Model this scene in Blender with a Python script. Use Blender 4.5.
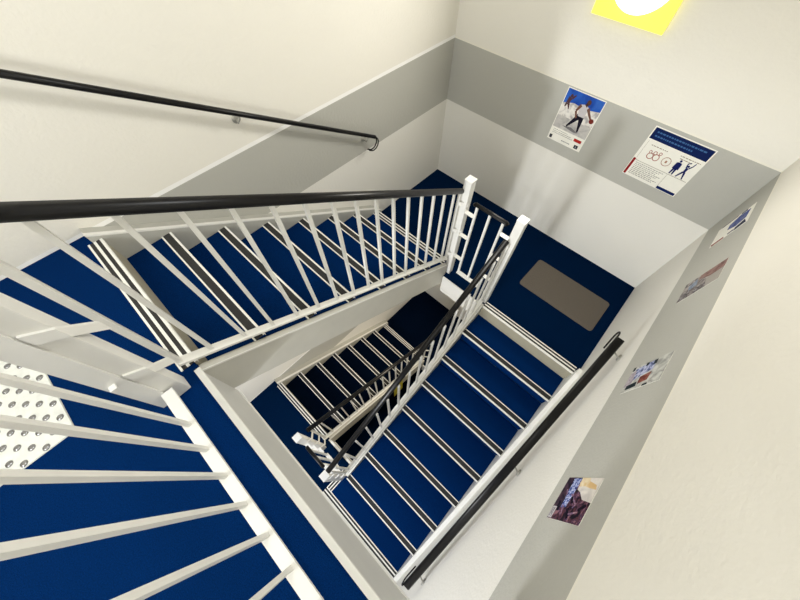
import bpy, bmesh, math, random
from mathutils import Vector, Matrix
for o in list(bpy.data.objects):
    bpy.data.objects.remove(o, do_unlink=True)
C = bpy.context.scene.collection
random.seed(7)

# ------------------------------------------------------------------ camera, light, exposure
cam_d = bpy.data.cameras.new('camera')
cam = bpy.data.objects.new('camera', cam_d)
C.objects.link(cam)
cam.location = (1.98046, -2.85311, 2.69978)
cam.rotation_euler = (0.50898, -0.00812, 0.75266)
cam_d.sensor_fit = 'HORIZONTAL'
cam_d.sensor_width = 36
cam_d.lens = 314.076 * 36 / 800
cam_d.clip_start = 0.02
sc = bpy.context.scene
sc.camera = cam
world = bpy.data.worlds.new('World')
sc.world = world
world.use_nodes = True
world.node_tree.nodes['Background'].inputs[0].default_value = (0.8, 0.85, 1, 1)
world.node_tree.nodes['Background'].inputs[1].default_value = 0.3
sc.view_settings.view_transform = 'Standard'
sc.view_settings.look = 'None'
sc.view_settings.exposure = 0.06
sc.view_settings.gamma = 1.0
sc.view_settings.use_curve_mapping = False
POWER_BACK = 25      # wall lamp over the landing
POWER_FRONT = 42     # wall lamp of the upper floor, behind the camera
POWER_CEIL = 15      # ceiling lamp of the upper floor
POWER_LOWER = 76     # wall lamp of the floor below
WARM = (1.0, 0.965, 0.905)
NEUTRAL = (0.955, 0.977, 1.0)

# ------------------------------------------------------------------ dimensions (metres)
W = 2.6
H = 0.17404            # riser
GU, GL = 0.2827, 0.28913   # going of the left flight / right flight
YL = -1.22437          # front edge of the middle landing
YU1 = -1.1605         # front of the first tread of the left flight
YTOP = YU1 - 7 * GU    # edge of the upper floor at the head of the left flight
YSLAB = -3.159         # edge of the upper floor along the well
ST = 17 * H            # storey height
ZU, ZL, ZLL = 8 * H, -9 * H, -17 * H
YF = -5.3
ZC = 4.05
B0, B1 = 0.862, 1.388
XS = 1.060             # string of the left flight
XR = 1.603             # string of the right flight
PU = H / GU
PL = H / GL
def pitchU(y): return H - (y - YU1) * PU      # nosing line of the left flight
def pitchL(y): return (y - YL) * PL           # nosing line of the right flight

# ------------------------------------------------------------------ materials
def srgb(r, g, b):
    f = lambda c: (c / 255 / 12.92) if c / 255 <= 0.04045 else ((c / 255 + 0.055) / 1.055) ** 2.4
    return (f(r), f(g), f(b), 1)
def new_mat(name):
    m = bpy.data.materials.new(name)
    m.use_nodes = True
    nt = m.node_tree
    return m, nt, nt.nodes['Principled BSDF']
def mat(name, col, rough=0.5, metal=0.0, noise=0.0, nscale=40, bump=0.0, bscale=200, coat=0.0, spec=0.5):
    m, nt, p = new_mat(name)
    c = srgb(*col)
    p.inputs['Base Color'].default_value = c
    p.inputs['Roughness'].default_value = rough
    p.inputs['Metallic'].default_value = metal
    p.inputs['Specular IOR Level'].default_value = spec
    p.inputs['Coat Weight'].default_value = coat
    tc = nt.nodes.new('ShaderNodeTexCoord')
    if noise:
        n = nt.nodes.new('ShaderNodeTexNoise')
        n.inputs['Scale'].default_value = nscale
        n.inputs['Detail'].default_value = 5
        nt.links.new(tc.outputs['Object'], n.inputs['Vector'])
        r = nt.nodes.new('ShaderNodeValToRGB')
        r.color_ramp.elements[0].position = 0.3
        r.color_ramp.elements[1].position = 0.7
        r.color_ramp.elements[0].color = (c[0] * (1 - noise), c[1] * (1 - noise), c[2] * (1 - noise), 1)
        r.color_ramp.elements[1].color = (min(1, c[0] * (1 + noise)), min(1, c[1] * (1 + noise)), min(1, c[2] * (1 + noise)), 1)
        nt.links.new(n.outputs['Fac'], r.inputs['Fac'])
        nt.links.new(r.outputs['Color'], p.inputs['Base Color'])
    if bump:
        n2 = nt.nodes.new('ShaderNodeTexNoise')
        n2.inputs['Scale'].default_value = bscale
        n2.inputs['Detail'].default_value = 3
        nt.links.new(tc.outputs['Object'], n2.inputs['Vector'])
        b = nt.nodes.new('ShaderNodeBump')
        b.inputs['Strength'].default_value = bump
        b.inputs['Distance'].default_value = 0.004
        nt.links.new(n2.outputs['Fac'], b.inputs['Height'])
        nt.links.new(b.outputs['Normal'], p.inputs['Normal'])
    return m

def wall_mat(name, lw, lc):
    m, nt, p = new_mat(name)
    N, Lk = nt.nodes, nt.links
    tc = N.new('ShaderNodeTexCoord')
    sep = N.new('ShaderNodeSeparateXYZ')
    Lk.new(tc.outputs['Object'], sep.inputs[0])
    def band(z0, z1):
        a = N.new('ShaderNodeMath'); a.operation = 'GREATER_THAN'; a.inputs[1].default_value = z0
        b = N.new('ShaderNodeMath'); b.operation = 'LESS_THAN'; b.inputs[1].default_value = z1
        c = N.new('ShaderNodeMath'); c.operation = 'MULTIPLY'
        Lk.new(sep.outputs['Z'], a.inputs[0]); Lk.new(sep.outputs['Z'], b.inputs[0])
        Lk.new(a.outputs[0], c.inputs[0]); Lk.new(b.outputs[0], c.inputs[1])
        return c.outputs[0]
    def add(a, b):
        s = N.new('ShaderNodeMath'); s.operation = 'ADD'
        Lk.new(a, s.inputs[0]); Lk.new(b, s.inputs[1]); return s.outputs[0]
    grey = add(add(band(B0, B1), band(B0 - ST, B1 - ST)), band(B0 - 2 * ST, B1 - 2 * ST))
    line = add(band(B1, B1 + lw), band(B1 - ST, B1 - ST + lw))
    lowd = N.new('ShaderNodeMath'); lowd.operation = 'LESS_THAN'; lowd.inputs[1].default_value = B0
    Lk.new(sep.outputs['Z'], lowd.inputs[0])
    def mix(f, c1, c2):
        x = N.new('ShaderNodeMix'); x.data_type = 'RGBA'
        if hasattr(f, 'links') or not isinstance(f, float): Lk.new(f, x.inputs['Factor'])
        for s, c in ((6, c1), (7, c2)):
            if isinstance(c, tuple): x.inputs[s].default_value = c
            else: Lk.new(c, x.inputs[s])
        return x.outputs[2]
    # faint handling marks
    n = N.new('ShaderNodeTexNoise'); n.inputs['Scale'].default_value = 1.7; n.inputs['Detail'].default_value = 6
    Lk.new(tc.outputs['Object'], n.inputs['Vector'])
    upper = mix(n.outputs['Fac'], srgb(238, 234, 223), srgb(235, 232, 222))
    lower = mix(n.outputs['Fac'], srgb(234, 231, 222), srgb(231, 229, 222))
    base = mix(lowd.outputs[0], upper, lower)
    base = mix(grey, base, srgb(181, 180, 172))
    base = mix(line, base, lc)
    Lk.new(base, p.inputs['Base Color'])
    p.inputs['Roughness'].default_value = 0.55
    n2 = N.new('ShaderNodeTexNoise'); n2.inputs['Scale'].default_value = 55; n2.inputs['Detail'].default_value = 4
    Lk.new(tc.outputs['Object'], n2.inputs['Vector'])
    b = N.new('ShaderNodeBump'); b.inputs['Strength'].default_value = 0.35; b.inputs['Distance'].default_value = 0.006
    Lk.new(n2.outputs['Fac'], b.inputs['Height']); Lk.new(b.outputs['Normal'], p.inputs['Normal'])
    return m

M = {}
M['wall'] = wall_mat('painted_wall', 0.012, srgb(240, 236, 222))
M['wall_lit_ledge'] = wall_mat('painted_wall_lit_line', 0.026, srgb(252, 251, 247))  # wider, brighter line: lamplight caught on the ledge top, put into the colour
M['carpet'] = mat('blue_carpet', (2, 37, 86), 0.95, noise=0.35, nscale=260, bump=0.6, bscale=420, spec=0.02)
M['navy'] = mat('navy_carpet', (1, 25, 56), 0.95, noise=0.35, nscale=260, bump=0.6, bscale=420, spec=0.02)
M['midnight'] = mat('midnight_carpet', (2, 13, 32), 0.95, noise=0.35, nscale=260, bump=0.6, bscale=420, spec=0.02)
M['grey'] = mat('grey_wall_paint', (181, 180, 172), 0.5, noise=0.03, nscale=10)
M['riser'] = mat('riser_paint', (164, 158, 138), 0.6, noise=0.06, nscale=90)
M['string'] = mat('string_paint', (196, 194, 185), 0.45, noise=0.03, nscale=8)
M['white'] = mat('white_gloss_paint', (230, 229, 224), 0.35, noise=0.02, nscale=12)
M['fascia'] = mat('fascia_paint', (200, 200, 197), 0.45, noise=0.03, nscale=8)
M['rail'] = mat('black_handrail', (9, 8, 9), 0.36, noise=0.1, nscale=60, spec=0.25)
M['steel'] = mat('bracket_steel', (170, 168, 160), 0.4, metal=0.3, noise=0.05)
M['black'] = mat('nosing_black', (44, 43, 42), 0.85, noise=0.25, nscale=300, bump=0.5, bscale=500)
M['line'] = mat('nosing_white', (236, 235, 228), 0.5, noise=0.04, nscale=90)
M['mat'] = mat('grey_mat', (103, 96, 88), 0.95, noise=0.3, nscale=330, bump=0.7, bscale=500, spec=0.1)
M['plate'] = mat('tactile_plate', (226, 228, 222), 0.35, noise=0.08, nscale=25, bump=0.15, bscale=60)
M['chrome'] = mat('stud_steel', (150, 150, 152), 0.22, metal=1.0, noise=0.05)
M['paper'] = mat('poster_paper', (240, 238, 228), 0.5, noise=0.015, nscale=30)
M['ceiling'] = mat('ceiling_paint', (235, 232, 222), 0.7, noise=0.02, nscale=6)
M['yellow'] = mat('panel_yellow', (206, 196, 40), 0.5, noise=0.05, nscale=60)
M['brown'] = mat('panel_brown', (110, 80, 10), 0.5, noise=0.05, nscale=60)
def emit(name, col, strength, base=None):
    m, nt, p = new_mat(name)
    p.inputs['Base Color'].default_value = base or srgb(240, 240, 230)
    p.inputs['Emission Color'].default_value = col
    p.inputs['Emission Strength'].default_value = strength
    return m
M['lamp_white'] = emit('lamp_diffuser', (1.0, 0.98, 0.93, 1), 3.0)
M['lamp_yellow'] = emit('lamp_yellow_plate', (1.0, 0.93, 0.10, 1), 0.75, srgb(250, 240, 90))

# ------------------------------------------------------------------ mesh builder
class MB:
    def __init__(s):
        s.bm = bmesh.new()
    def poly(s, pts, mi=0):
        f = s.bm.faces.new([s.bm.verts.new(p) for p in pts]); f.material_index = mi; return f
    def hull(s, a, b, mi=0):
        """two matching loops joined into a closed solid"""
        n = len(a)
        va = [s.bm.verts.new(p) for p in a]; vb = [s.bm.verts.new(p) for p in b]
        fs = [s.bm.faces.new(va), s.bm.faces.new(list(reversed(vb)))]
        for i in range(n):
            fs.append(s.bm.faces.new([va[i], vb[i], vb[(i + 1) % n], va[(i + 1) % n]]))
        for f in fs: f.material_index = mi
        return va + vb
    def box(s, lo, hi, mi=0, bevel=0.0):
        (x0, y0, z0), (x1, y1, z1) = lo, hi
        vs = s.hull([(x0, y0, z0), (x0, y1, z0), (x1, y1, z0), (x1, y0, z0)],
                    [(x0, y0, z1), (x0, y1, z1), (x1, y1, z1), (x1, y0, z1)], mi)
        if bevel:
            es = list({e for v in vs for e in v.link_edges})
            r = bmesh.ops.bevel(s.bm, geom=es, offset=bevel, segments=2, affect='EDGES', profile=0.6)
            for f in r['faces']: f.material_index = mi
    def prism_x(s, yz, x0, x1, mi=0):
        return s.hull([(x0, y, z) for y, z in yz], [(x1, y, z) for y, z in yz], mi)
    def sweep(s, path, prof, up=Vector((0, 0, 1)), mi=0, caps=True, ref=None):
        """profile points (a across, b up) swept along a path"""
        path = [Vector(p) for p in path]
        rings = []
        for i, p in enumerate(path):
            t = (path[min(i + 1, len(path) - 1)] - path[max(i - 1, 0)]).normalized()
            sd = ref.normalized() if ref is not None else t.cross(up).normalized()
            u = sd.cross(t).normalized()
            rings.append([s.bm.verts.new(p + sd * a + u * b) for a, b in prof])
        n = len(prof)
        for r0, r1 in zip(rings, rings[1:]):
            for i in range(n):
                f = s.bm.faces.new([r0[i], r0[(i + 1) % n], r1[(i + 1) % n], r1[i]]); f.material_index = mi
                f.smooth = n > 6
        if caps:
            for r in (rings[0], rings[-1]):
                f = s.bm.faces.new(r); f.material_index = mi
    def bar(s, a, b, w, d=None, mi=0, ref=Vector((1, 0, 0))):
        d = d or w
        s.sweep([a, b], [(-w / 2, -d / 2), (w / 2, -d / 2), (w / 2, d / 2), (-w / 2, d / 2)], mi=mi, ref=ref)
    def lathe(s, c, axis, prof, n=32, mi=0):
        """profile of (radius, distance along axis)"""
        axis = Vector(axis).normalized()
        a = axis.orthogonal().normalized(); b = axis.cross(a)
        c = Vector(c); rings = []
        for r, t in prof:
            if r < 1e-6: rings.append([s.bm.verts.new(c + axis * t)])
            else: rings.append([s.bm.verts.new(c + axis * t + (a * math.cos(2 * math.pi * k / n) + b * math.sin(2 * math.pi * k / n)) * r) for k in range(n)])
        for r0, r1 in zip(rings, rings[1:]):
            for k in range(n):
                k2 = (k + 1) % n
                if len(r0) == 1 and len(r1) == 1: continue
                if len(r0) == 1: vs = [r0[0], r1[k2], r1[k]]
                elif len(r1) == 1: vs = [r0[k], r0[k2], r1[0]]
                else: vs = [r0[k], r0[k2], r1[k2], r1[k]]
                f = s.bm.faces.new(vs); f.material_index = mi; f.smooth = True
    def build(s, name, mats, parent=None, loc=None):
        bmesh.ops.recalc_face_normals(s.bm, faces=s.bm.faces[:])
        me = bpy.data.meshes.new(name)
        s.bm.to_mesh(me); s.bm.free()
        for m in (mats if isinstance(mats, (list, tuple)) else [mats]):
            me.materials.append(M[m] if isinstance(m, str) else m)
        o = bpy.data.objects.new(name, me); C.objects.link(o)
        if parent is not None:
            o.parent = parent
            # geometry is written in world space: cancel the parent's place
            o.matrix_parent_inverse = Matrix.Translation(-world_loc(parent))
        return o
def world_loc(o):
    return Vector(o.location) if o.parent is None else Vector((0, 0, 0))   # parts themselves sit unmoved
def tag(o, label=None, cat=None, group=None, kind=None):
    if label: o['label'] = label
    if cat: o['category'] = cat
    if group: o['group'] = group
    if kind: o['kind'] = kind
    return o
def thing(name, label, cat, loc, group=None):
    o = bpy.data.objects.new(name, None); C.objects.link(o)
    o.location = loc; o.empty_display_size = 0.1
    return tag(o, label, cat, group)
def kids(o): return [c for c in bpy.data.objects if c.parent == o]
def copy_tree(o, offset=None, parent=None):
    c = o.copy(); C.objects.link(c)
    if parent is not None:
        c.parent = parent
        c.matrix_parent_inverse = o.matrix_parent_inverse.copy()
    for ch in kids(o): copy_tree(ch, None, c)
    if offset is not None: c.location = Vector(o.location) + Vector(offset)
    return c
def struct(name, mb, mats, parent=None):
    o = mb.build(name, mats, parent)
    if parent is None: o['kind'] = 'structure'
    return o

# ------------------------------------------------------------------ structure
ZB = ZU - 2 * ST       # lowest floor
def slab(z, name='floor', m='carpet'):
    b = MB()
    t = 0.30
    b.hull([(0, YF, z - t), (W, YF, z - t), (W, YSLAB, z - t), (XS + 0.03, YSLAB, z - t), (XS + 0.03, YTOP, z - t), (0, YTOP, z - t)],
           [(0, YF, z), (W, YF, z), (W, YSLAB, z), (XS + 0.03, YSLAB, z), (XS + 0.03, YTOP, z), (0, YTOP, z)])
    return struct(name, b, m)
floor_u = slab(ZU)
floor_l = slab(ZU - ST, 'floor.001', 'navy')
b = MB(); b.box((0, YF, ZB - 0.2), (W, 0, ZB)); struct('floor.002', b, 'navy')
def landing(z, name, m='navy'):
    b = MB(); b.box((0, YL, z - 0.13), (W, 0, z)); return struct(name, b, m)
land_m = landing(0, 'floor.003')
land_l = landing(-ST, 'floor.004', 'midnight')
T = 0.15
b = MB(); b.box((-T, YF - T, ZB - 0.2), (0, T, ZC)); struct('wall_left', b, 'wall_lit_ledge')
b = MB(); b.box((0, 0, ZB - 0.2), (W, T, ZC)); struct('wall_back', b, 'wall')
b = MB(); b.box((W, YF - T, ZB - 0.2), (W + T, T, ZC)); struct('wall_right', b, 'wall')
b = MB(); b.box((0, YF - T, ZB - 0.2), (W, YF, ZC)); struct('wall_front', b, 'wall')
b = MB(); b.box((-T, YF - T, ZC), (W + T, T, ZC + 0.15)); struct('ceiling', b, 'ceiling')

# fascia boards along the open edges of the floors (white bead on top, bead below)
def fascia(z, name, x1):
    b = MB()
    b.box((XS + 0.035, YSLAB, z - 0.385), (x1, YSLAB + 0.016, z - 0.01), 0)
    b.box((XS + 0.035, YSLAB, z - 0.01), (x1, YSLAB + 0.026, z + 0.006), 1, 0.003)
    b.box((XS + 0.035, YSLAB, z - 0.395), (x1, YSLAB + 0.022, z - 0.385), 1)
    return struct(name, b, ['fascia', 'white'])
fascia(ZU, 'trim_1', W)
fascia(ZL, 'trim_2', XR - 0.04)
def landing_fascia(z, name):
    b = MB(); b.box((XS + 0.04, YL - 0.014, z - 0.262), (XR - 0.035, YL, z + 0.001)); return struct(name, b, 'white')
landing_fascia(0, 'trim_3'); landing_fascia(-ST, 'trim_4')

# ------------------------------------------------------------------ anti-slip nosings
SINGLE = [('line', .009), ('black', .040), ('line', .009)]
DOUBLE = [('line', .010), ('black', .018), ('line', .013), ('black', .018), ('line', .010)]
def nosing(parent, x0, x1, y, z, back, double=False):
    """back = +1/-1: which way the tread runs from its front edge"""
    b = MB(); t = 0.0
    for m, w in (DOUBLE if double else SINGLE):
        ya, yb = y + back * t, y + back * (t + w)
        b.box((x0, min(ya, yb), z), (x1, max(ya, yb), z + 0.004 + (0.001 if m == 'line' else 0)), 0 if m == 'line' else 1)
        t += w
    # front lip
    ya, yb = y - back * 0.003, y
    b.box((x0, min(ya, yb), z - 0.012), (x1, max(ya, yb), z + 0.004), 0)
    o = b.build('nosing_strip', ['line', 'black'], parent)
    if double: o['label'] = 'nosing strip with two black bands between white lines'
    return o

# ------------------------------------------------------------------ left flight (rises from the landing to the upper floor)
def left_flight(label, carpet):
    t = thing('stair_flight', label, 'stairs', (0.55, YU1, 0.0), 'flights of stairs along the left wall')
    x0, x1 = 0.088, XS
    for k in range(1, 8):
        y = YU1 - (k - 1) * GU; z = k * H
        b = MB()
        b.box((x0, y - GU - 0.02, z - 0.03), (x1, y, z), 0, 0.004)
        b.box((x0, y - 0.04, z - H), (x1, y - 0.02, z - 0.03), 0)
        st = b.build('step', [carpet], t)
        nosing(st, x0, x1, y, z, -1, k == 1)
    y = YTOP; b = MB()
    b.box((x0, y, ZU - H), (x1, y + 0.012, ZU - 0.004), 0)
    b.build('riser', ['riser'], t)
    nosing(t, x0, x1, y + 0.012, ZU, -1, True)
    ya, yb = YU1 + 0.0, YTOP - 0.022
    lo = lambda y, d: pitchU(y) - d
    b = MB()
    b.prism_x([(ya - 0.035, lo(ya - 0.035, 0.028)), (yb, lo(yb, 0.028)), (yb, lo(yb, 0.345)), (YL + 0.0, lo(YL, 0.345)), (YL, 0.0), (ya - 0.035, 0.0)], XS + 0.002, XS + 0.034, 0)
    # planted bead along the top edge of the string
    b.prism_x([(ya - 0.04, lo(ya - 0.04, 0.026)), (yb, lo(yb, 0.026)), (yb, lo(yb, 0.038)), (ya - 0.04, lo(ya - 0.04, 0.038))], XS + 0.034, XS + 0.038, 1)
    b.build('outer_string', ['string', 'white'], t)
    b = MB()
    y0, y1 = YU1 + 0.06, YTOP - 0.03
    b.prism_x([(y0, 0.001), (y0, 0.13), (YU1 - 0.02, pitchU(YU1) + 0.03), (y1, pitchU(y1) + 0.03), (y1, pitchU(y1) - 0.3), (YL, -0.02), (YL, 0.001)], 0.001, 0.086, 0)
    b.prism_x([(y0, 0.131), (y0, 0.14), (YU1 - 0.02, pitchU(YU1) + 0.04), (y1, pitchU(y1) + 0.04), (y1, pitchU(y1) + 0.03), (YU1 - 0.02, pitchU(YU1) + 0.03)], 0.062, 0.087, 1)
    b.build('wall_string', ['grey', 'white'], t)
    b = MB()
    ys, ye = YL - 0.001, YTOP - 0.02
    b.prism_x([(ys, pitchU(ys) - 0.25), (ys, pitchU(ys) - 0.335), (ye, pitchU(ye) - 0.335), (ye, pitchU(ye) - 0.25)], 0.088, XS)
    b.build('soffit', 'string', t)
    return t
flight_a = left_flight('blue carpeted flight along the left wall rising from the landing to the upper floor', 'carpet')
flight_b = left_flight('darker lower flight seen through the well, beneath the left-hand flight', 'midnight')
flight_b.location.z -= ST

# ------------------------------------------------------------------ right flight (drops from the landing to the floor below)
def right_flight(label):
    t = thing('stair_flight', label, 'stairs', (2.05, YL, ZL), 'flights of stairs along the right wall')
    x0, x1 = XR, W - 0.032
    for k in range(1, 9):
        y = YL - k * GL; z = -k * H
        b = MB()
        xa = 1.488 if k == 8 else x0
        yb = y + GL + 0.018
        b.box((xa, y, z - 0.03), (x1, yb, z), 0, 0.004)
        if k == 8:
            b.box((xa + 0.02, y + 0.02, ZL), (x1, yb, z - 0.03), 0)
        else:
            b.box((x0, y + 0.02, z - H), (x1, y + 0.04, z - 0.03), 0)
        st = b.build('step', ['carpet'], t)
        nosing(st, xa, x1, y, z, 1, k == 8)
        if k == 8:
            # the strip returns round the free end of the bottom step
            b = MB(); tt = 0.0
            for m, w in DOUBLE:
                b.box((xa + tt, y + 0.069, z), (xa + tt + w, yb, z + 0.004 + (0.001 if m == 'line' else 0)), 0 if m == 'line' else 1)
                tt += w
            b.build('nosing_strip', ['line', 'black'], st)
    b = MB(); b.box((x0, YL - 0.012, -H), (x1, YL, -0.004)); b.build('riser', 'riser', t)
    nosing(t, x0, x1, YL - 0.012, 0, 1, True)
    ya, yb = YL - 0.0, YL - 7 * GL + 0.02
    b = MB()
    b.prism_x([(ya, pitchL(ya) + 0.02), (yb, pitchL(yb) + 0.02), (yb, pitchL(yb) - 0.16), (yb + 0.1, ZL + 0.001), (yb + 0.34, ZL + 0.001), (ya, pitchL(ya) - 0.46)], XR - 0.034, XR - 0.002, 0)
    b.build('outer_string', ['string'], t)
    b = MB()
    y0, y1 = YL + 0.012, YL - 8 * GL - 0.05
    b.prism_x([(y0, -0.05), (y0, 0.095), (YL - 0.05, 0.085), (y1 + 0.05, pitchL(y1 + 0.05) + 0.075), (y1, ZL + 0.12), (y1, ZL + 0.001), (y1 + 0.9, ZL + 0.001), (YL, -0.42), (YL, -0.05)], W - 0.031, W - 0.001)
    b.prism_x([(YL - 0.04, 0.088), (y1 + 0.06, pitchL(y1 + 0.06) + 0.068), (y1 + 0.06, pitchL(y1 + 0.06) + 0.052), (YL - 0.04, 0.072)], W - 0.038, W - 0.031)
    b.build('wall_string', 'white', t)
    b = MB()
    ye = YL - 5.9 * GL
    b.prism_x([(YL - 0.001, -0.30), (YL - 0.001, -0.44), (ye, pitchL(ye) - 0.44), (ye, pitchL(ye) - 0.25)], XR, W - 0.033)
    b.build('soffit', 'string', t)
    return t
flight_c = right_flight('blue carpeted flight along the right wall dropping from the landing to the floor below')
flight_d = copy_tree(flight_c, (0, 0, -ST))
flight_d['label'] = 'lowest right-hand flight, glimpsed in the dark under the white-railed one'

# ------------------------------------------------------------------ newel posts
NH = 1.155
PS = 0.032          # half the width of a post
def newel(x, y, z, h, label):
    t = thing('newel_post', label, 'post', (x, y, z), 'white newel posts')
    s = PS
    b = MB(); b.box((x - s, y - s, z), (x + s, y + s, z + h - 0.012), 0, 0.004)
    b.build('shaft', 'white', t)
    b = MB(); b.box((x - s - 0.002, y - s - 0.002, z + h - 0.012), (x + s + 0.002, y + s + 0.002, z + h), 0, 0.003)
    b.build('cap', 'white', t)
    return t
XA, YA = 1.090, -1.136
XB, YB = 1.567, -1.163
XE, YE = 1.116, -3.232
XCn, YCn = 1.532, -3.281
n_a = newel(XA, YA - 0.0, 0, NH, 'white square newel post at the landing where the left flight starts up')
n_b = newel(XB, YB, 0, 1.11, 'white square newel post at the landing where the right flight drops away')
n_e = newel(XE, YE, ZU, NH, 'large white newel post at the left edge, corner of the upper floor')
n_d = newel(XE - 0.006, -3.258, ZL, NH, 'far lower newel post at the head of the dark flight')
n_c = newel(XCn, YCn, -8 * H, 1.026, 'near lower newel post standing on the bottom step of the right flight')

# ------------------------------------------------------------------ balustrades
def rail_profile(w, h, n=12):
    r = min(w, h) / 2
    pts = []
    for k in range(n):
        a = 2 * math.pi * (k + 0.5) / n
        c, s_ = math.cos(a), math.sin(a)
        pts.append((c * r + math.copysign(max(0, w / 2 - r), c), s_ * r + math.copysign(max(0, h / 2 - r), s_)))
    return pts
BX = 1.060
BW = 0.016
def balustrade_left(label):
    t = thing('stair_balustrade', label, 'balustrade', (BX, YU1, 0.0), 'sloping balustrades with white bars')
    y0, y1 = YA - PS - 0.025, -3.171
    HO, RO = 0.868, 0.052
    X = Vector((1, 0, 0))
    b = MB()
    b.sweep([(BX, y0 + 0.012, pitchU(y0 + 0.012) + HO), (BX, y1 - 0.01, pitchU(y1 - 0.01) + HO)], rail_profile(0.046, 0.040), ref=X)
    b.build('handrail', 'rail', t)
    b = MB(); b.bar((BX, y0, pitchU(y0) + RO), (BX, y1, pitchU(y1) + RO), 0.040, 0.012)
    b.build('bottom_rail', 'white', t)
    for k in range(15):
        y = -3.052 + 0.127 * k
        if y > y0 - 0.04: break
        b = MB(); b.box((BX - BW / 2, y - BW / 2, pitchU(y) + RO + 0.002), (BX + BW / 2, y + BW / 2, pitchU(y) + HO - 0.012))
        b.build('baluster', 'white', t)
    for y in (y0, y1 + 0.01):
        b = MB(); b.box((BX - 0.010, y - 0.010, pitchU(y) + RO - 0.006), (BX + 0.010, y + 0.010, pitchU(y) + HO - 0.012))
        b.build('end_stile', 'white', t)
    # bracket plates to the upper post
    for dz in (0.125, 0.445, 0.76):
        z = pitchU(y1) + dz
        b = MB(); pa, pb_, pc = (XE + PS + .004, YE - 0.018, z + 0.165), (XE + PS + .004, YE + PS + .002, z + 0.130), (BX + 0.012, y1 + 0.006, z)
        for q0, q1 in ((pa, pb_), (pb_, pc)):
            b.hull([(q0[0] - .005, q0[1], q0[2]), (q0[0] + .004, q0[1], q0[2]), (q0[0] + .004, q0[1], q0[2] - .045), (q0[0] - .005, q0[1], q0[2] - .045)],
                   [(q1[0] - .005, q1[1], q1[2]), (q1[0] + .004, q1[1], q1[2]), (q1[0] + .004, q1[1], q1[2] - .045), (q1[0] - .005, q1[1], q1[2] - .045)])
        b.build('bracket_plate', 'white', t)
    # bracket plates to the lower post
    for dz in (0.12, 0.44, 0.74):
        z = pitchU(y0) + dz
        b = MB(); b.bar((XA + PS + .003, YA - 0.012, z), (BX + 0.013, y0, z + 0.012), 0.006, 0.03, ref=Vector((1, 0, 0)))
        b.build('bracket_plate', 'white', t)
    return t
bal_a = balustrade_left('long sloping balustrade across the picture with black handrail and white bars')
bal_b = copy_tree(bal_a, (0, 0, -ST))
bal_b['label'] = 'shadowy lower balustrade in the well, guarding the dark flight'

BRX = 1.560
def balustrade_right(label):
    t = thing('stair_balustrade', label, 'balustrade', (BRX, YL, 0.0), 'sloping balustrades with white bars')
    y0, y1 = YB - PS - 0.025, YCn + PS + 0.03
    HO, RO = 0.893, 0.05
    X = Vector((1, 0, 0))
    HX = BRX - 0.024
    b = MB()
    b.sweep([(HX, y0 + 0.01, pitchL(y0 + 0.01) + HO), (HX, y1 - 0.01, pitchL(y1 - 0.01) + HO)], rail_profile(0.045, 0.036), ref=X)
    b.build('handrail', 'rail', t)
    b = MB(); b.bar((BRX, y0, pitchL(y0) + RO), (BRX, y1, pitchL(y1) + RO), 0.04, 0.012)
    b.build('bottom_rail', 'white', t)
    for k in range(1, 16):
        y = y0 - 0.1298 * k
        if y < y1 + 0.04: break
        b = MB(); b.box((BRX - BW / 2, y - BW / 2, pitchL(y) + RO + 0.002), (BRX + BW / 2, y + BW / 2, pitchL(y) + HO - 0.012))
        b.build('baluster', 'white', t)
    for y in (y0, y1):
        b = MB(); b.box((BRX - 0.010, y - 0.010, pitchL(y) + RO - 0.006), (BRX + 0.010, y + 0.010, pitchL(y) + HO - 0.012))
        b.build('end_stile', 'white', t)
    for dz in (0.12, 0.44, 0.74):
        z = pitchL(y0) + dz
        b = MB(); b.bar((XB - PS - .003, YB - 0.012, z + 0.02), (BRX - 0.013, y0, z), 0.006, 0.03, ref=X)
        b.build('bracket_plate', 'white', t)
        z = pitchL(y1) + dz
        b = MB(); b.bar((XCn + PS + .003, YCn + 0.012, z), (BRX + 0.013, y1, z + 0.02), 0.006, 0.03, ref=X)
        b.build('bracket_plate', 'white', t)
    return t
bal_c = balustrade_right('steeply foreshortened balustrade beside the right flight with black handrail')
bal_d = copy_tree(bal_c, (0, 0, -ST))
bal_d['label'] = 'lowest balustrade, hidden deep in the stairwell gap'

# small level guards between the paired posts
def small_guard(x0, x1, y, z, label):
    t = thing('well_guard', label, 'guardrail', ((x0 + x1) / 2, y, z), 'small guards between paired posts')
    g0, g1 = x0 + 0.118, x1 - 0.125
    Y = Vector((0, 1, 0))
    b = MB()
    b.sweep([(g0 - 0.03, y, z + 0.975), (g0 - 0.022, y, z + 0.985), (g1 + 0.022, y, z + 0.985), (g1 + 0.03, y, z + 0.975)], rail_profile(0.034, 0.028), ref=Y)
    b.build('handrail', 'rail', t)
    b = MB(); b.box((g0 - 0.012, y - 0.02, z + 0.10), (g1 + 0.012, y + 0.02, z + 0.112)); b.build('bottom_rail', 'white', t)
    for x in (g0, (g0 + g1) / 2, g1):
        b = MB(); b.box((x - 0.009, y - 0.009, z + 0.112), (x + 0.009, y + 0.009, z + 0.97)); b.build('baluster', 'white', t)
    for dz in (0.30, 0.60, 0.86):
        for xa, xb in ((x0 + PS + .001, g0 - 0.009), (g1 + 0.009, x1 - PS - .001)):
            b = MB(); b.box((xa, y - 0.018, z + dz), (xb, y + 0.018, z + dz + 0.006)); b.build('bracket_plate', 'white', t)
    return t
small_guard(XA, XB, -1.148, 0, 'small three-bar guard between the two posts on the landing')
small_guard(XE - 0.006, XCn, -3.268, ZL, 'small three-bar guard between the two lower posts')

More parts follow.
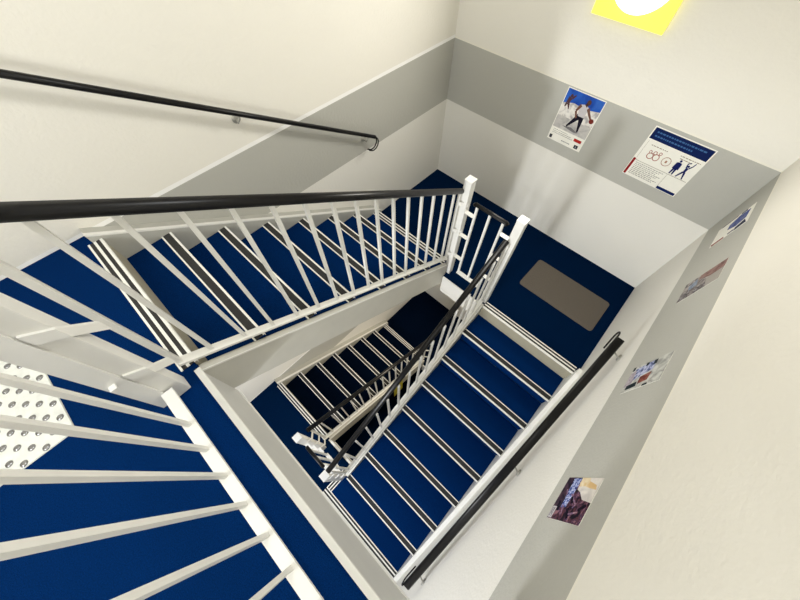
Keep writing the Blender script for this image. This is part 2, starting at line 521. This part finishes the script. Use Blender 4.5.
# long guard of the upper floor
def long_guard():
    y, z = -3.247, ZU
    t = thing('landing_guardrail', 'white barred guard along the edge of the upper floor, at lower left', 'guardrail', (1.9, y, z))
    Y = Vector((0, 1, 0))
    xa, xb = 1.195, W - 0.02
    b = MB(); b.sweep([(xa - 0.03, y, z + 0.97), (xb, y, z + 0.97)], rail_profile(0.05, 0.04), ref=Y); b.build('handrail', 'rail', t)
    b = MB(); b.box((1.157, y - 0.021, z + 0.088), (xb, y + 0.021, z + 0.10)); b.build('bottom_rail', 'white', t)
    x = 1.3276
    while x < xb:
        b = MB(); b.box((x - 0.0073, y - 0.0073, z + 0.10), (x + 0.0073, y + 0.0073, z + 0.955), 0, 0.001); b.build('baluster', 'white', t)
        x += 0.1176
    b = MB(); b.box((1.1485, -3.310, z + 0.02), (1.156, -3.256, z + 0.955)); b.build('end_stile', 'white', t)
    for dz in (0.30, 0.75):
        b = MB(); b.box((1.156, y - 0.052, z + dz), (1.176, y - 0.032, z + dz + 0.008)); b.build('bracket_lug', 'white', t)
    b = MB(); b.box((xb, y - 0.03, z), (W - 0.001, y + 0.03, z + 0.99)); b.build('wall_stile', 'white', t)
    return t
long_guard()

# ------------------------------------------------------------------ wall handrails
def wall_rail(p_top, p_bot, wall_x, side, w, h, label, brackets, hook_top, hook_bot):
    p_top, p_bot = Vector(p_top), Vector(p_bot)
    mid = (p_top + p_bot) / 2
    t = thing('wall_handrail', label, 'handrail', mid, 'black wall handrails')
    X = Vector((1, 0, 0))
    d = (p_bot - p_top).normalized()
    nrm = Vector((0, -d.z, d.y)) if d.y > 0 else Vector((0, d.z, -d.y))
    if nrm.z < 0: nrm = -nrm
    b = MB(); b.sweep([p_top, p_bot], rail_profile(w, h), ref=X); b.build('handrail', 'rail', t)
    for on, p, s in ((hook_top, p_top, -1), (hook_bot, p_bot, 1)):
        if not on: continue
        path = []; r = 0.056 if side > 0 else 0.042
        for k in range(13):
            a = math.pi * k / 12
            path.append(p + d * s * r * math.sin(a) - nrm * (r - r * math.cos(a)))
        path.append(path[-1] - d * s * (0.03 if side > 0 else 0.10))
        for off in ((-w / 2 + 0.006, w / 2 - 0.006) if side > 0 else (-w / 2 + 0.006,)):
            b = MB(); b.sweep([q + X * off for q in path], rail_profile(0.011, 0.011, 8), ref=X); b.build('curled_end', 'rail', t)
    for f in brackets:
        c = p_top.lerp(p_bot, f)
        b = MB()
        b.sweep([c - nrm * (h / 2), c - nrm * (h / 2 + 0.035), Vector((wall_x + side * 0.012, c.y, c.z - 0.06)), Vector((wall_x + side * 0.002, c.y, c.z - 0.06))], rail_profile(0.012, 0.012, 8), ref=Vector((0, 1, 0)))
        b.lathe((wall_x + side * 0.001, c.y, c.z - 0.06), (side, 0, 0), [(0, 0), (0.026, 0), (0.026, 0.005), (0, 0.006)], 20)
        b.build('bracket', 'steel', t)
    return t
def pr_(y, x, off): return (x, y, pitchU(y) + off)
rail_a = wall_rail(pr_(-3.48, .08, .847), pr_(-1.122, .08, .858), 0, 1, 0.034, 0.028,
          'black handrail on the cream left wall above the grey band, curled at its foot', [0.17, 0.56, 0.97], False, True)
rail_b = copy_tree(rail_a, (0, 0, -ST))
rail_b['label'] = 'black handrail on the left wall one storey lower, only its curled end showing'
rail_c = wall_rail((2.52, -1.265, 0.765), (2.52, -3.325, -0.345), W, -1, 0.056, 0.03,
          'black handrail on the right wall beside the flight going down, curled at both ends', [0.03, 0.48, 0.95], True, True)

# ------------------------------------------------------------------ lamps
def wall_lamp(x, y, z, ny, label, power, col):
    t = thing('wall_lamp', label, 'lamp', (x, y, z), 'square wall lamps')
    s = 0.232
    yb = y + ny * 0.001
    b = MB(); b.box((x - s + .05, min(yb, y + ny * .03), z - s + .05), (x + s - .05, max(yb, y + ny * .03), z + s - .05)); b.build('mounting_box', 'white', t)
    b = MB(); b.box((x - s, min(y + ny * .03, y + ny * .042), z - s), (x + s, max(y + ny * .03, y + ny * .042), z + s), 0, 0.002)
    b.build('yellow_plate', 'lamp_yellow', t)
    b = MB(); b.lathe((x, y + ny * .042, z), (0, ny, 0), [(0.185, 0), (0.183, .008), (0.172, .016), (0.12, .024), (0, .028)], 48)
    b.build('diffuser', 'lamp_white', t)
    ld = bpy.data.lights.new('bulb', 'AREA'); ld.shape = 'DISK'; ld.size = 0.46; ld.energy = power; ld.color = col
    lo = bpy.data.objects.new('bulb', ld); C.objects.link(lo); lo.parent = t
    lo.location = (0, ny * .074, 0); lo.rotation_euler = (math.radians(90) if ny > 0 else math.radians(-90), 0, 0)
    return t
lamp_a = wall_lamp(1.315, 0, 2.056, -1, 'square yellow wall lamp with glowing white disc, top of the picture', POWER_BACK, WARM)
wall_lamp(1.315, 0, 2.056 - ST, -1, 'square wall lamp over the lower landing, out of sight below', 48, (1.0, 0.88, 0.70))
wall_lamp(1.45, YF, ZU + 1.75, 1, 'square wall lamp on the front wall of the upper floor, behind the viewer', POWER_FRONT, NEUTRAL)
wall_lamp(1.45, YF, ZL + 2.0, 1, 'square wall lamp on the front wall of the floor below', POWER_LOWER, NEUTRAL)
t = thing('ceiling_lamp', 'round white ceiling lamp above the stairwell, out of the picture', 'lamp', (1.5, -2.9, ZC))
b = MB(); b.lathe((1.5, -2.9, ZC - 0.001), (0, 0, -1), [(0, 0), (0.2, 0), (0.2, .03), (0.19, .035)], 40); b.build('rim', 'white', t)
b = MB(); b.lathe((1.5, -2.9, ZC - 0.03), (0, 0, -1), [(0.188, 0), (0.17, .04), (0.1, .07), (0, .08)], 40); b.build('diffuser', 'lamp_white', t)
ld = bpy.data.lights.new('bulb', 'AREA'); ld.shape = 'DISK'; ld.size = 0.36; ld.energy = POWER_CEIL; ld.color = NEUTRAL
lo = bpy.data.objects.new('bulb', ld); C.objects.link(lo); lo.parent = t; lo.location = (0, 0, -0.125)

# ------------------------------------------------------------------ floor things
b = MB()
def rrect(x0, y0, x1, y1, r, z, n=5):
    pts = []
    for cx, cy, a0 in ((x1 - r, y1 - r, 0), (x0 + r, y1 - r, 90), (x0 + r, y0 + r, 180), (x1 - r, y0 + r, 270)):
        for k in range(n + 1):
            a = math.radians(a0 + 90 * k / n)
            pts.append((cx + r * math.cos(a), cy + r * math.sin(a), z))
    return pts
b.hull(rrect(1.710, -0.765, 2.498, -0.356, 0.03, 0.0005), rrect(1.710, -0.765, 2.498, -0.356, 0.03, 0.009))
tag(b.build('door_mat', 'mat'), 'grey-brown rectangular mat lying on the dark blue landing', 'mat')

t = thing('tactile_plate', 'pale tactile plate with steel studs on the upper floor behind the guard', 'floor plate', (0.55, -3.9, ZU))
b = MB(); b.hull([(0.10, -4.2, ZU + .0005), (0.978, -4.2, ZU + .0005), (0.978, -3.584, ZU + .0005), (0.10, -3.584, ZU + .0005)],
                 [(0.102, -4.198, ZU + .005), (0.976, -4.198, ZU + .005), (0.976, -3.586, ZU + .005), (0.102, -3.586, ZU + .005)])
b.build('plate', 'plate', t)
studs = []
for i in range(-4, 14):
    for j in range(0, 16):
        x = 0.8871 + 0.0755 - i * 0.0755 - (j % 2) * 0.03775
        y = -3.607 - j * 0.0372
        if 0.12 < x < 0.965 and -4.18 < y < -3.59: studs.append((x, y))
studs.sort(key=lambda p: (p[0] - 1.99) ** 2 + (p[1] + 2.88) ** 2)
for x, y in studs[:100]:
    b = MB(); b.lathe((x, y, ZU + .005), (0, 0, 1), [(0.0125, 0), (0.0125, .0015), (0.0105, .004), (0.006, .0055), (0, .006)], 14)
    b.build('stud', 'chrome', t)
if studs[100:]:
    b = MB()
    for x, y in studs[100:]:
        b.lathe((x, y, ZU + .005), (0, 0, 1), [(0.0125, 0), (0.0125, .0015), (0.0105, .004), (0.006, .0055), (0, .006)], 8)
    o = b.build('studs', 'chrome', t); o['kind'] = 'stuff'

# yellow plate on the string of the dark flight, standing for something unidentified
t = thing('yellow_panel', 'small yellow panel low in the gap between the flights', 'sign', (XS + 0.045, -1.86, -2.62))
b = MB(); xx = XS + 0.043
sg = [(-1.79, -2.40), (-2.0, -2.271), (-2.0, -3.0), (-1.79, -3.0)]
b.hull([(xx, y, z) for y, z in sg], [(xx + .004, y, z) for y, z in sg])
b.build('plate', 'yellow', t)
b = MB(); b.lathe((xx + .004, -1.88, -2.66), (1, 0, 0), [(0.05, 0), (0.05, .001), (0, .001)], 24); b.build('mark', 'brown', t)

# ------------------------------------------------------------------ posters
def print_mat(name, cols, scale, seed=0.0, rough=0.45):
    m, nt, p = new_mat(name)
    N, Lk = nt.nodes, nt.links
    tc = N.new('ShaderNodeTexCoord'); mp = N.new('ShaderNodeMapping')
    mp.inputs['Location'].default_value = (seed, seed * 1.7, seed * .6)
    Lk.new(tc.outputs['Object'], mp.inputs[0])
    n = N.new('ShaderNodeTexNoise'); n.inputs['Scale'].default_value = scale; n.inputs['Detail'].default_value = 4; n.inputs['Distortion'].default_value = 0.6
    Lk.new(mp.outputs[0], n.inputs['Vector'])
    r = N.new('ShaderNodeValToRGB'); cr = r.color_ramp
    k = len(cols)
    while len(cr.elements) < k: cr.elements.new(0.5)
    for i, c in enumerate(cols):
        cr.elements[i].position = 0.38 + 0.24 * i / max(1, k - 1)
        cr.elements[i].color = srgb(*c)
    Lk.new(n.outputs['Fac'], r.inputs['Fac']); Lk.new(r.outputs['Color'], p.inputs['Base Color'])
    p.inputs['Roughness'].default_value = rough
    p.inputs['Specular IOR Level'].default_value = 0.12
    return m
INK = {}
def ink(c):
    if c not in INK: INK[c] = mat('ink_%d_%d_%d' % c, tuple(int(v * 0.88) for v in c), 0.6, noise=0.03, nscale=80, spec=0.1)
    return INK[c]
class Poster:
    def __init__(s, tl, right, down, normal, w, h, label, tilt=0.0):
        s.tl = Vector(tl); s.r = Vector(right); s.d = Vector(down); s.n = Vector(normal); s.w, s.h = w, h
        if tilt:
            R = Matrix.Rotation(math.radians(tilt), 3, s.n); s.r = R @ s.r; s.d = R @ s.d
        s.layer = 0
        b = MB()
        b.hull([s.P(u, v, 0.0003) for u, v in ((0, 0), (1, 0), (1, 1), (0, 1))], [s.P(u, v, 0.0016) for u, v in ((0, 0), (1, 0), (1, 1), (0, 1))])
        c = s.P(.5, .5, 0)
        s.o = thing('poster', label, 'poster', c, 'posters on the grey band')
        b.build('sheet', 'paper', s.o)
    def P(s, u, v, t): return s.tl + s.r * (u * s.w) + s.d * (v * s.h) + s.n * t
    def shape(s, name, polys, m):
        s.layer += 1
        t0, t1 = 0.0016, 0.0016 + 0.0002 * s.layer
        b = MB()
        for pl in polys:
            b.hull([s.P(u, v, t0) for u, v in pl], [s.P(u, v, t1) for u, v in pl])
        return b.build(name, m, s.o)
def R_(u0, v0, u1, v1): return [(u0, v0), (u1, v0), (u1, v1), (u0, v1)]
def disc(u, v, ru, rv, n=16): return [(u + ru * math.cos(2 * math.pi * k / n), v + rv * math.sin(2 * math.pi * k / n)) for k in range(n)]
def limb(a, b_, w0, w1, asp=1.0):
    (x0, y0), (x1, y1) = a, b_
    dx, dy = x1 - x0, (y1 - y0) * asp; L = math.hypot(dx, dy) or 1
    nx, ny = -dy / L, dx / L / asp
    return [(x0 + nx * w0, y0 + ny * w0), (x1 + nx * w1, y1 + ny * w1), (x1 - nx * w1, y1 - ny * w1), (x0 - nx * w0, y0 - ny * w0)]
def ring(u, v, ru, rv, th, n=20):
    out = []
    for k in range(n):
        a0, a1 = 2 * math.pi * k / n, 2 * math.pi * (k + 1) / n
        out.append([(u + ru * math.cos(a0), v + rv * math.sin(a0)), (u + ru * math.cos(a1), v + rv * math.sin(a1)),
                    (u + (ru - th) * math.cos(a1), v + (rv - th) * math.sin(a1)), (u + (ru - th) * math.cos(a0), v + (rv - th) * math.sin(a0))])
    return out
def dashes(u0, u1, v, th, seed):
    rnd = random.Random(seed); out = []; u = u0
    while u < u1 - 0.01:
        l = rnd.uniform(0.015, 0.05); e = min(u + l, u1)
        out.append(R_(u, v - th / 2, e, v + th / 2)); u = e + 0.012
    return out

BX_, BZ_ = (1, 0, 0), (0, 0, -1)
# sports poster on the back wall
p = Poster((1.139, 0, 1.380), BX_, BZ_, (0, -1, 0), 0.312, 0.4215, 'portrait poster of a ball player in dark leggings under blue sky')
p.shape('sky', [[(.02, .015), (.98, .015), (.98, .20), (.62, .25), (.3, .22), (.02, .27)]], print_mat('poster_sky', [(22, 62, 150), (34, 84, 178), (48, 98, 188)], 9, 1))
p.shape('buildings', [[(.02, .27), (.3, .22), (.62, .25), (.98, .20), (.98, .5), (.02, .5)]], print_mat('poster_town', [(176, 172, 172), (224, 220, 214), (236, 232, 226)], 22, 2))
p.shape('court', [[(.02, .5), (.98, .5), (.98, .735), (.02, .735)]], print_mat('poster_court', [(172, 170, 168), (196, 193, 190), (206, 203, 198)], 14, 3))
p.shape('far_player', [disc(.17, .12, .035, .03), limb((.16, .15), (.13, .25), .05, .04), limb((.2, .16), (.27, .09), .025, .015), limb((.12, .25), (.1, .33), .03, .015), limb((.16, .25), (.22, .35), .03, .012)], ink((92, 62, 66)))
p.shape('shadow_print', [[(.25, .66), (.5, .63), (.72, .685), (.6, .70)]], ink((140, 138, 140)))
p.shape('legs', [limb((.56, .38), (.47, .50), .065, .04), limb((.47, .50), (.36, .64), .04, .018), limb((.62, .38), (.66, .52), .065, .04), limb((.66, .52), (.69, .67), .04, .018)], ink((30, 26, 44)))
p.shape('shirt', [[(.48, .19), (.60, .165), (.70, .21), (.68, .39), (.52, .39), (.47, .28)]], ink((226, 220, 222)))
p.shape('arm', [limb((.49, .20), (.42, .32), .035, .025), limb((.42, .32), (.5, .44), .025, .018)], ink((128, 88, 74)))
p.shape('arm', [limb((.68, .21), (.76, .29), .033, .025), limb((.76, .29), (.86, .37), .025, .018)], ink((128, 88, 74)))
p.shape('head', [disc(.635, .12, .05, .048), limb((.62, .15), (.6, .19), .03, .035)], ink((96, 66, 58)))
p.shape('ball', [disc(.895, .39, .058, .043)], ink((132, 50, 40)))
for k, (u1, v_) in enumerate(((.5, .775), (.62, .81), (.68, .84))): p.shape('text_line', dashes(.08, u1, v_, .007, 1 + k), ink((170, 170, 168)))
p.shape('text_line', dashes(.42, .66, .935, .012, 4), ink((140, 140, 140)))
p.shape('red_tag', [R_(.72, .785, .93, .84)], ink((196, 44, 38)))
p.shape('emblems', [R_(.05, .90, .12, .965), R_(.80, .90, .91, .965)], ink((30, 32, 44)))
p.shape('emblem_marks', [R_(.835, .915, .875, .95), R_(.07, .92, .1, .93)], ink((150, 155, 165)))

# notice on the back wall
p = Poster((1.835, 0, 1.3643), BX_, BZ_, (0, -1, 0), 0.415, 0.3955, 'landscape notice with navy header and two navy figures, right of the player poster')
p.shape('header', [R_(.02, .02, .98, .225)], ink((8, 32, 92)))
p.shape('header_text', dashes(.08, .90, .085, .026, 11) + dashes(.08, .72, .155, .026, 12), ink((70, 116, 176)))
for k, (u0, u1, v_) in enumerate(((.13, .42, .315), (.62, .95, .29), (.64, .84, .335))): p.shape('heading', dashes(u0, u1, v_, .013, 13 + k), ink((176, 160, 140)))
p.shape('group_outline', ring(.22, .50, .055, .06, .012) + ring(.32, .49, .055, .065, .012) + ring(.27, .42, .03, .035, .010) + ring(.35, .40, .025, .03, .009) + ring(.19, .43, .025, .03, .009), ink((184, 96, 76)))
p.shape('circle_outline', ring(.50, .48, .075, .085, .009) + [R_(.485, .46, .515, .505)], ink((190, 140, 110)))
p.shape('figures', [disc(.685, .37, .018, .022), [(.66, .40), (.715, .40), (.72, .52), (.655, .52)], limb((.672, .51), (.66, .64), .018, .010), limb((.702, .51), (.705, .64), .018, .010),
                    limb((.655, .41), (.645, .53), .011, .009), limb((.72, .41), (.73, .53), .011, .009),
                    disc(.835, .40, .017, .021), [(.815, .43), (.86, .43), (.855, .53), (.82, .53)], limb((.825, .52), (.775, .64), .016, .009), limb((.85, .52), (.885, .65), .016, .009),
                    limb((.818, .435), (.80, .36), .010, .008), limb((.80, .36), (.84, .33), .008, .007), limb((.857, .435), (.89, .37), .010, .008), limb((.89, .37), (.90, .31), .008, .007)], ink((20, 34, 104)))
p.shape('rules', [R_(.06, .66, .98, .664), R_(.655, .664, .659, .98), R_(.05, .26, .053, .62)], ink((150, 140, 120)))
p.shape('red_tab', [R_(.012, .635, .055, .985)], ink((158, 30, 36)))
for i in range(8): p.shape('text_line', dashes(.09, .60 - .05 * (i % 3), .70 + .033 * i, .008, 30 + i), ink((168, 166, 160)))
p.shape('footer_tab', [R_(.66, .935, .985, .985)], ink((18, 38, 100)))

# four A4 sports posters on the right wall (right = -y when facing the wall)
RX, NX = (0, -1, 0), (-1, 0, 0)
# the one nearest the back corner: white with a blue figure
p = Poster((W, -0.227, 1.301), RX, BZ_, NX, 0.219, 0.265, 'white poster with a blue figure and red strip, nearest the back corner')
p.shape('picture', [[(.15, .10), (.60, .12), (.72, .35), (.55, .62), (.30, .62), (.12, .40)]], print_mat('poster_blue_figure', [(40, 52, 110), (62, 80, 150), (104, 112, 156)], 40, 4))
for pl in [R_(.02, .20, .10, .36), [(.70, .12), (.96, .04), (.98, .34), (.82, .34)], R_(.86, .36, .93, .52), R_(.0, .45, .03, .9)]: p.shape('dark_mark', [pl], ink((52, 54, 84)))
p.shape('red_strip', [[(.90, .62), (.98, .60), (.98, .94), (.88, .98)]], ink((150, 60, 60)))
# second: brown red upper edge, grey blue crowd
p = Poster((W, -0.828, 1.310), RX, BZ_, NX, 0.189, 0.292, 'brownish poster with a dull red top and grey figures, second from the back corner')
p.shape('picture', [R_(0, 0, 1, 1)], print_mat('poster_grey_crowd', [(84, 78, 80), (134, 126, 124), (168, 160, 156)], 32, 5))
p.shape('red_top', [[(0, 0), (.40, .0), (.45, .30), (.22, .62), (0, .62)]], print_mat('poster_red_top', [(96, 62, 58), (128, 92, 86), (142, 112, 104)], 26, 6))
p.shape('pale_wedge', [[(.42, .0), (1, .0), (1, .30), (.74, .34), (.48, .38)]], ink((184, 178, 170)))
p.shape('dark_group', [[(.70, .36), (.98, .30), (.98, .58), (.72, .62)], [(.55, .72), (.98, .72), (.95, .98), (.60, .95)]], print_mat('poster_dark_group', [(48, 44, 52), (92, 82, 82), (150, 146, 148)], 60, 7))
p.shape('blue_grey', [[(.15, .66), (.5, .60), (.6, .78), (.3, .86)]], print_mat('poster_blue_grey', [(96, 110, 132), (150, 162, 178)], 50, 8))
# third: lilac lettering, rust patch
p = Poster((W, -1.550, 1.265), RX, BZ_, NX, 0.196, 0.294, 'pale poster with a lilac-blue block and a rust patch, third from the back corner')
p.shape('picture', [R_(0, 0, 1, 1)], print_mat('poster_pale', [(150, 150, 146), (184, 184, 178), (204, 204, 198)], 22, 9))
p.shape('blue_block', [[(.05, .36), (.42, .36), (.62, .86), (.12, .90)]], print_mat('poster_lilac', [(66, 78, 120), (150, 158, 196), (196, 200, 220)], 58, 10))
p.shape('rust_patch', [[(.50, .34), (.80, .36), (.84, .60), (.56, .62)]], print_mat('poster_rust', [(88, 44, 40), (130, 74, 62), (150, 100, 90)], 50, 11))
for pl in [R_(.06, .34, .22, .42), [(.72, .64), (.90, .62), (.92, .90), (.76, .90)], R_(.93, .30, .99, .42), R_(.02, .93, .16, .99), R_(.05, .56, .16, .62)]: p.shape('dark_mark', [pl], ink((40, 50, 56)))
p.shape('pale_foot', [[(.2, .84), (.7, .80), (.8, .98), (.25, .98)]], print_mat('poster_mauve', [(150, 140, 150), (186, 176, 184)], 60, 12))
# nearest: dark crowd, blue lettering band, yellow sky
p = Poster((W, -2.288, 1.2465), RX, BZ_, NX, 0.217, 0.289, 'dark crowded poster with blue lettering band and yellow sky, nearest the viewer')
p.shape('picture', [R_(0, 0, 1, 1)], print_mat('poster_crowd', [(18, 16, 28), (46, 30, 46), (104, 60, 66), (40, 38, 78), (140, 100, 108)], 34, 13))
p.shape('pale_sky', [[(.0, .0), (.54, .0), (.50, .26), (.34, .42), (.28, .54), (.0, .54)]], print_mat('poster_sky_pale', [(196, 190, 186), (222, 216, 208)], 16, 14))
p.shape('yellow_sky', [[(.0, .34), (.08, .30), (.16, .08), (.26, .04), (.24, .20), (.20, .38), (.22, .52), (.12, .57), (.0, .56)]], print_mat('poster_sky_yellow', [(210, 176, 124), (226, 212, 180)], 16, 15))
p.shape('dark_foot', [[(.0, .74), (.7, .76), (.74, 1), (0, 1)]], print_mat('poster_dark', [(22, 22, 34), (52, 38, 52), (78, 56, 70)], 26, 16))
p.shape('lettering_band', [[(.02, .56), (.70, .60), (.72, .74), (.02, .80)]], print_mat('poster_letters', [(36, 48, 110), (84, 108, 182), (206, 212, 232), (50, 70, 150)], 62, 17))
p.shape('pale_streaks', [limb((.40, .62), (.62, .36), .02, .015), limb((.62, .36), (.70, .40), .015, .01), limb((.66, .70), (.86, .62), .018, .012), limb((.30, .84), (.42, .76), .02, .012), limb((.76, .20), (.84, .44), .014, .02)], print_mat('poster_streak', [(150, 110, 118), (96, 80, 120), (178, 140, 146)], 60, 18))
p.shape('dark_streaks', [limb((.46, .56), (.60, .48), .03, .03), limb((.72, .52), (.92, .40), .03, .025), limb((.58, .86), (.80, .80), .03, .03), limb((.60, .08), (.72, .22), .025, .03)], ink((24, 22, 40)))
p.shape('white_corner', [R_(.72, .86, .98, .98)], ink((214, 210, 214)))
p.shape('white_corner_marks', [R_(.75, .885, .95, .90), R_(.75, .915, .90, .93), R_(.75, .945, .95, .96)], ink((110, 106, 120)))
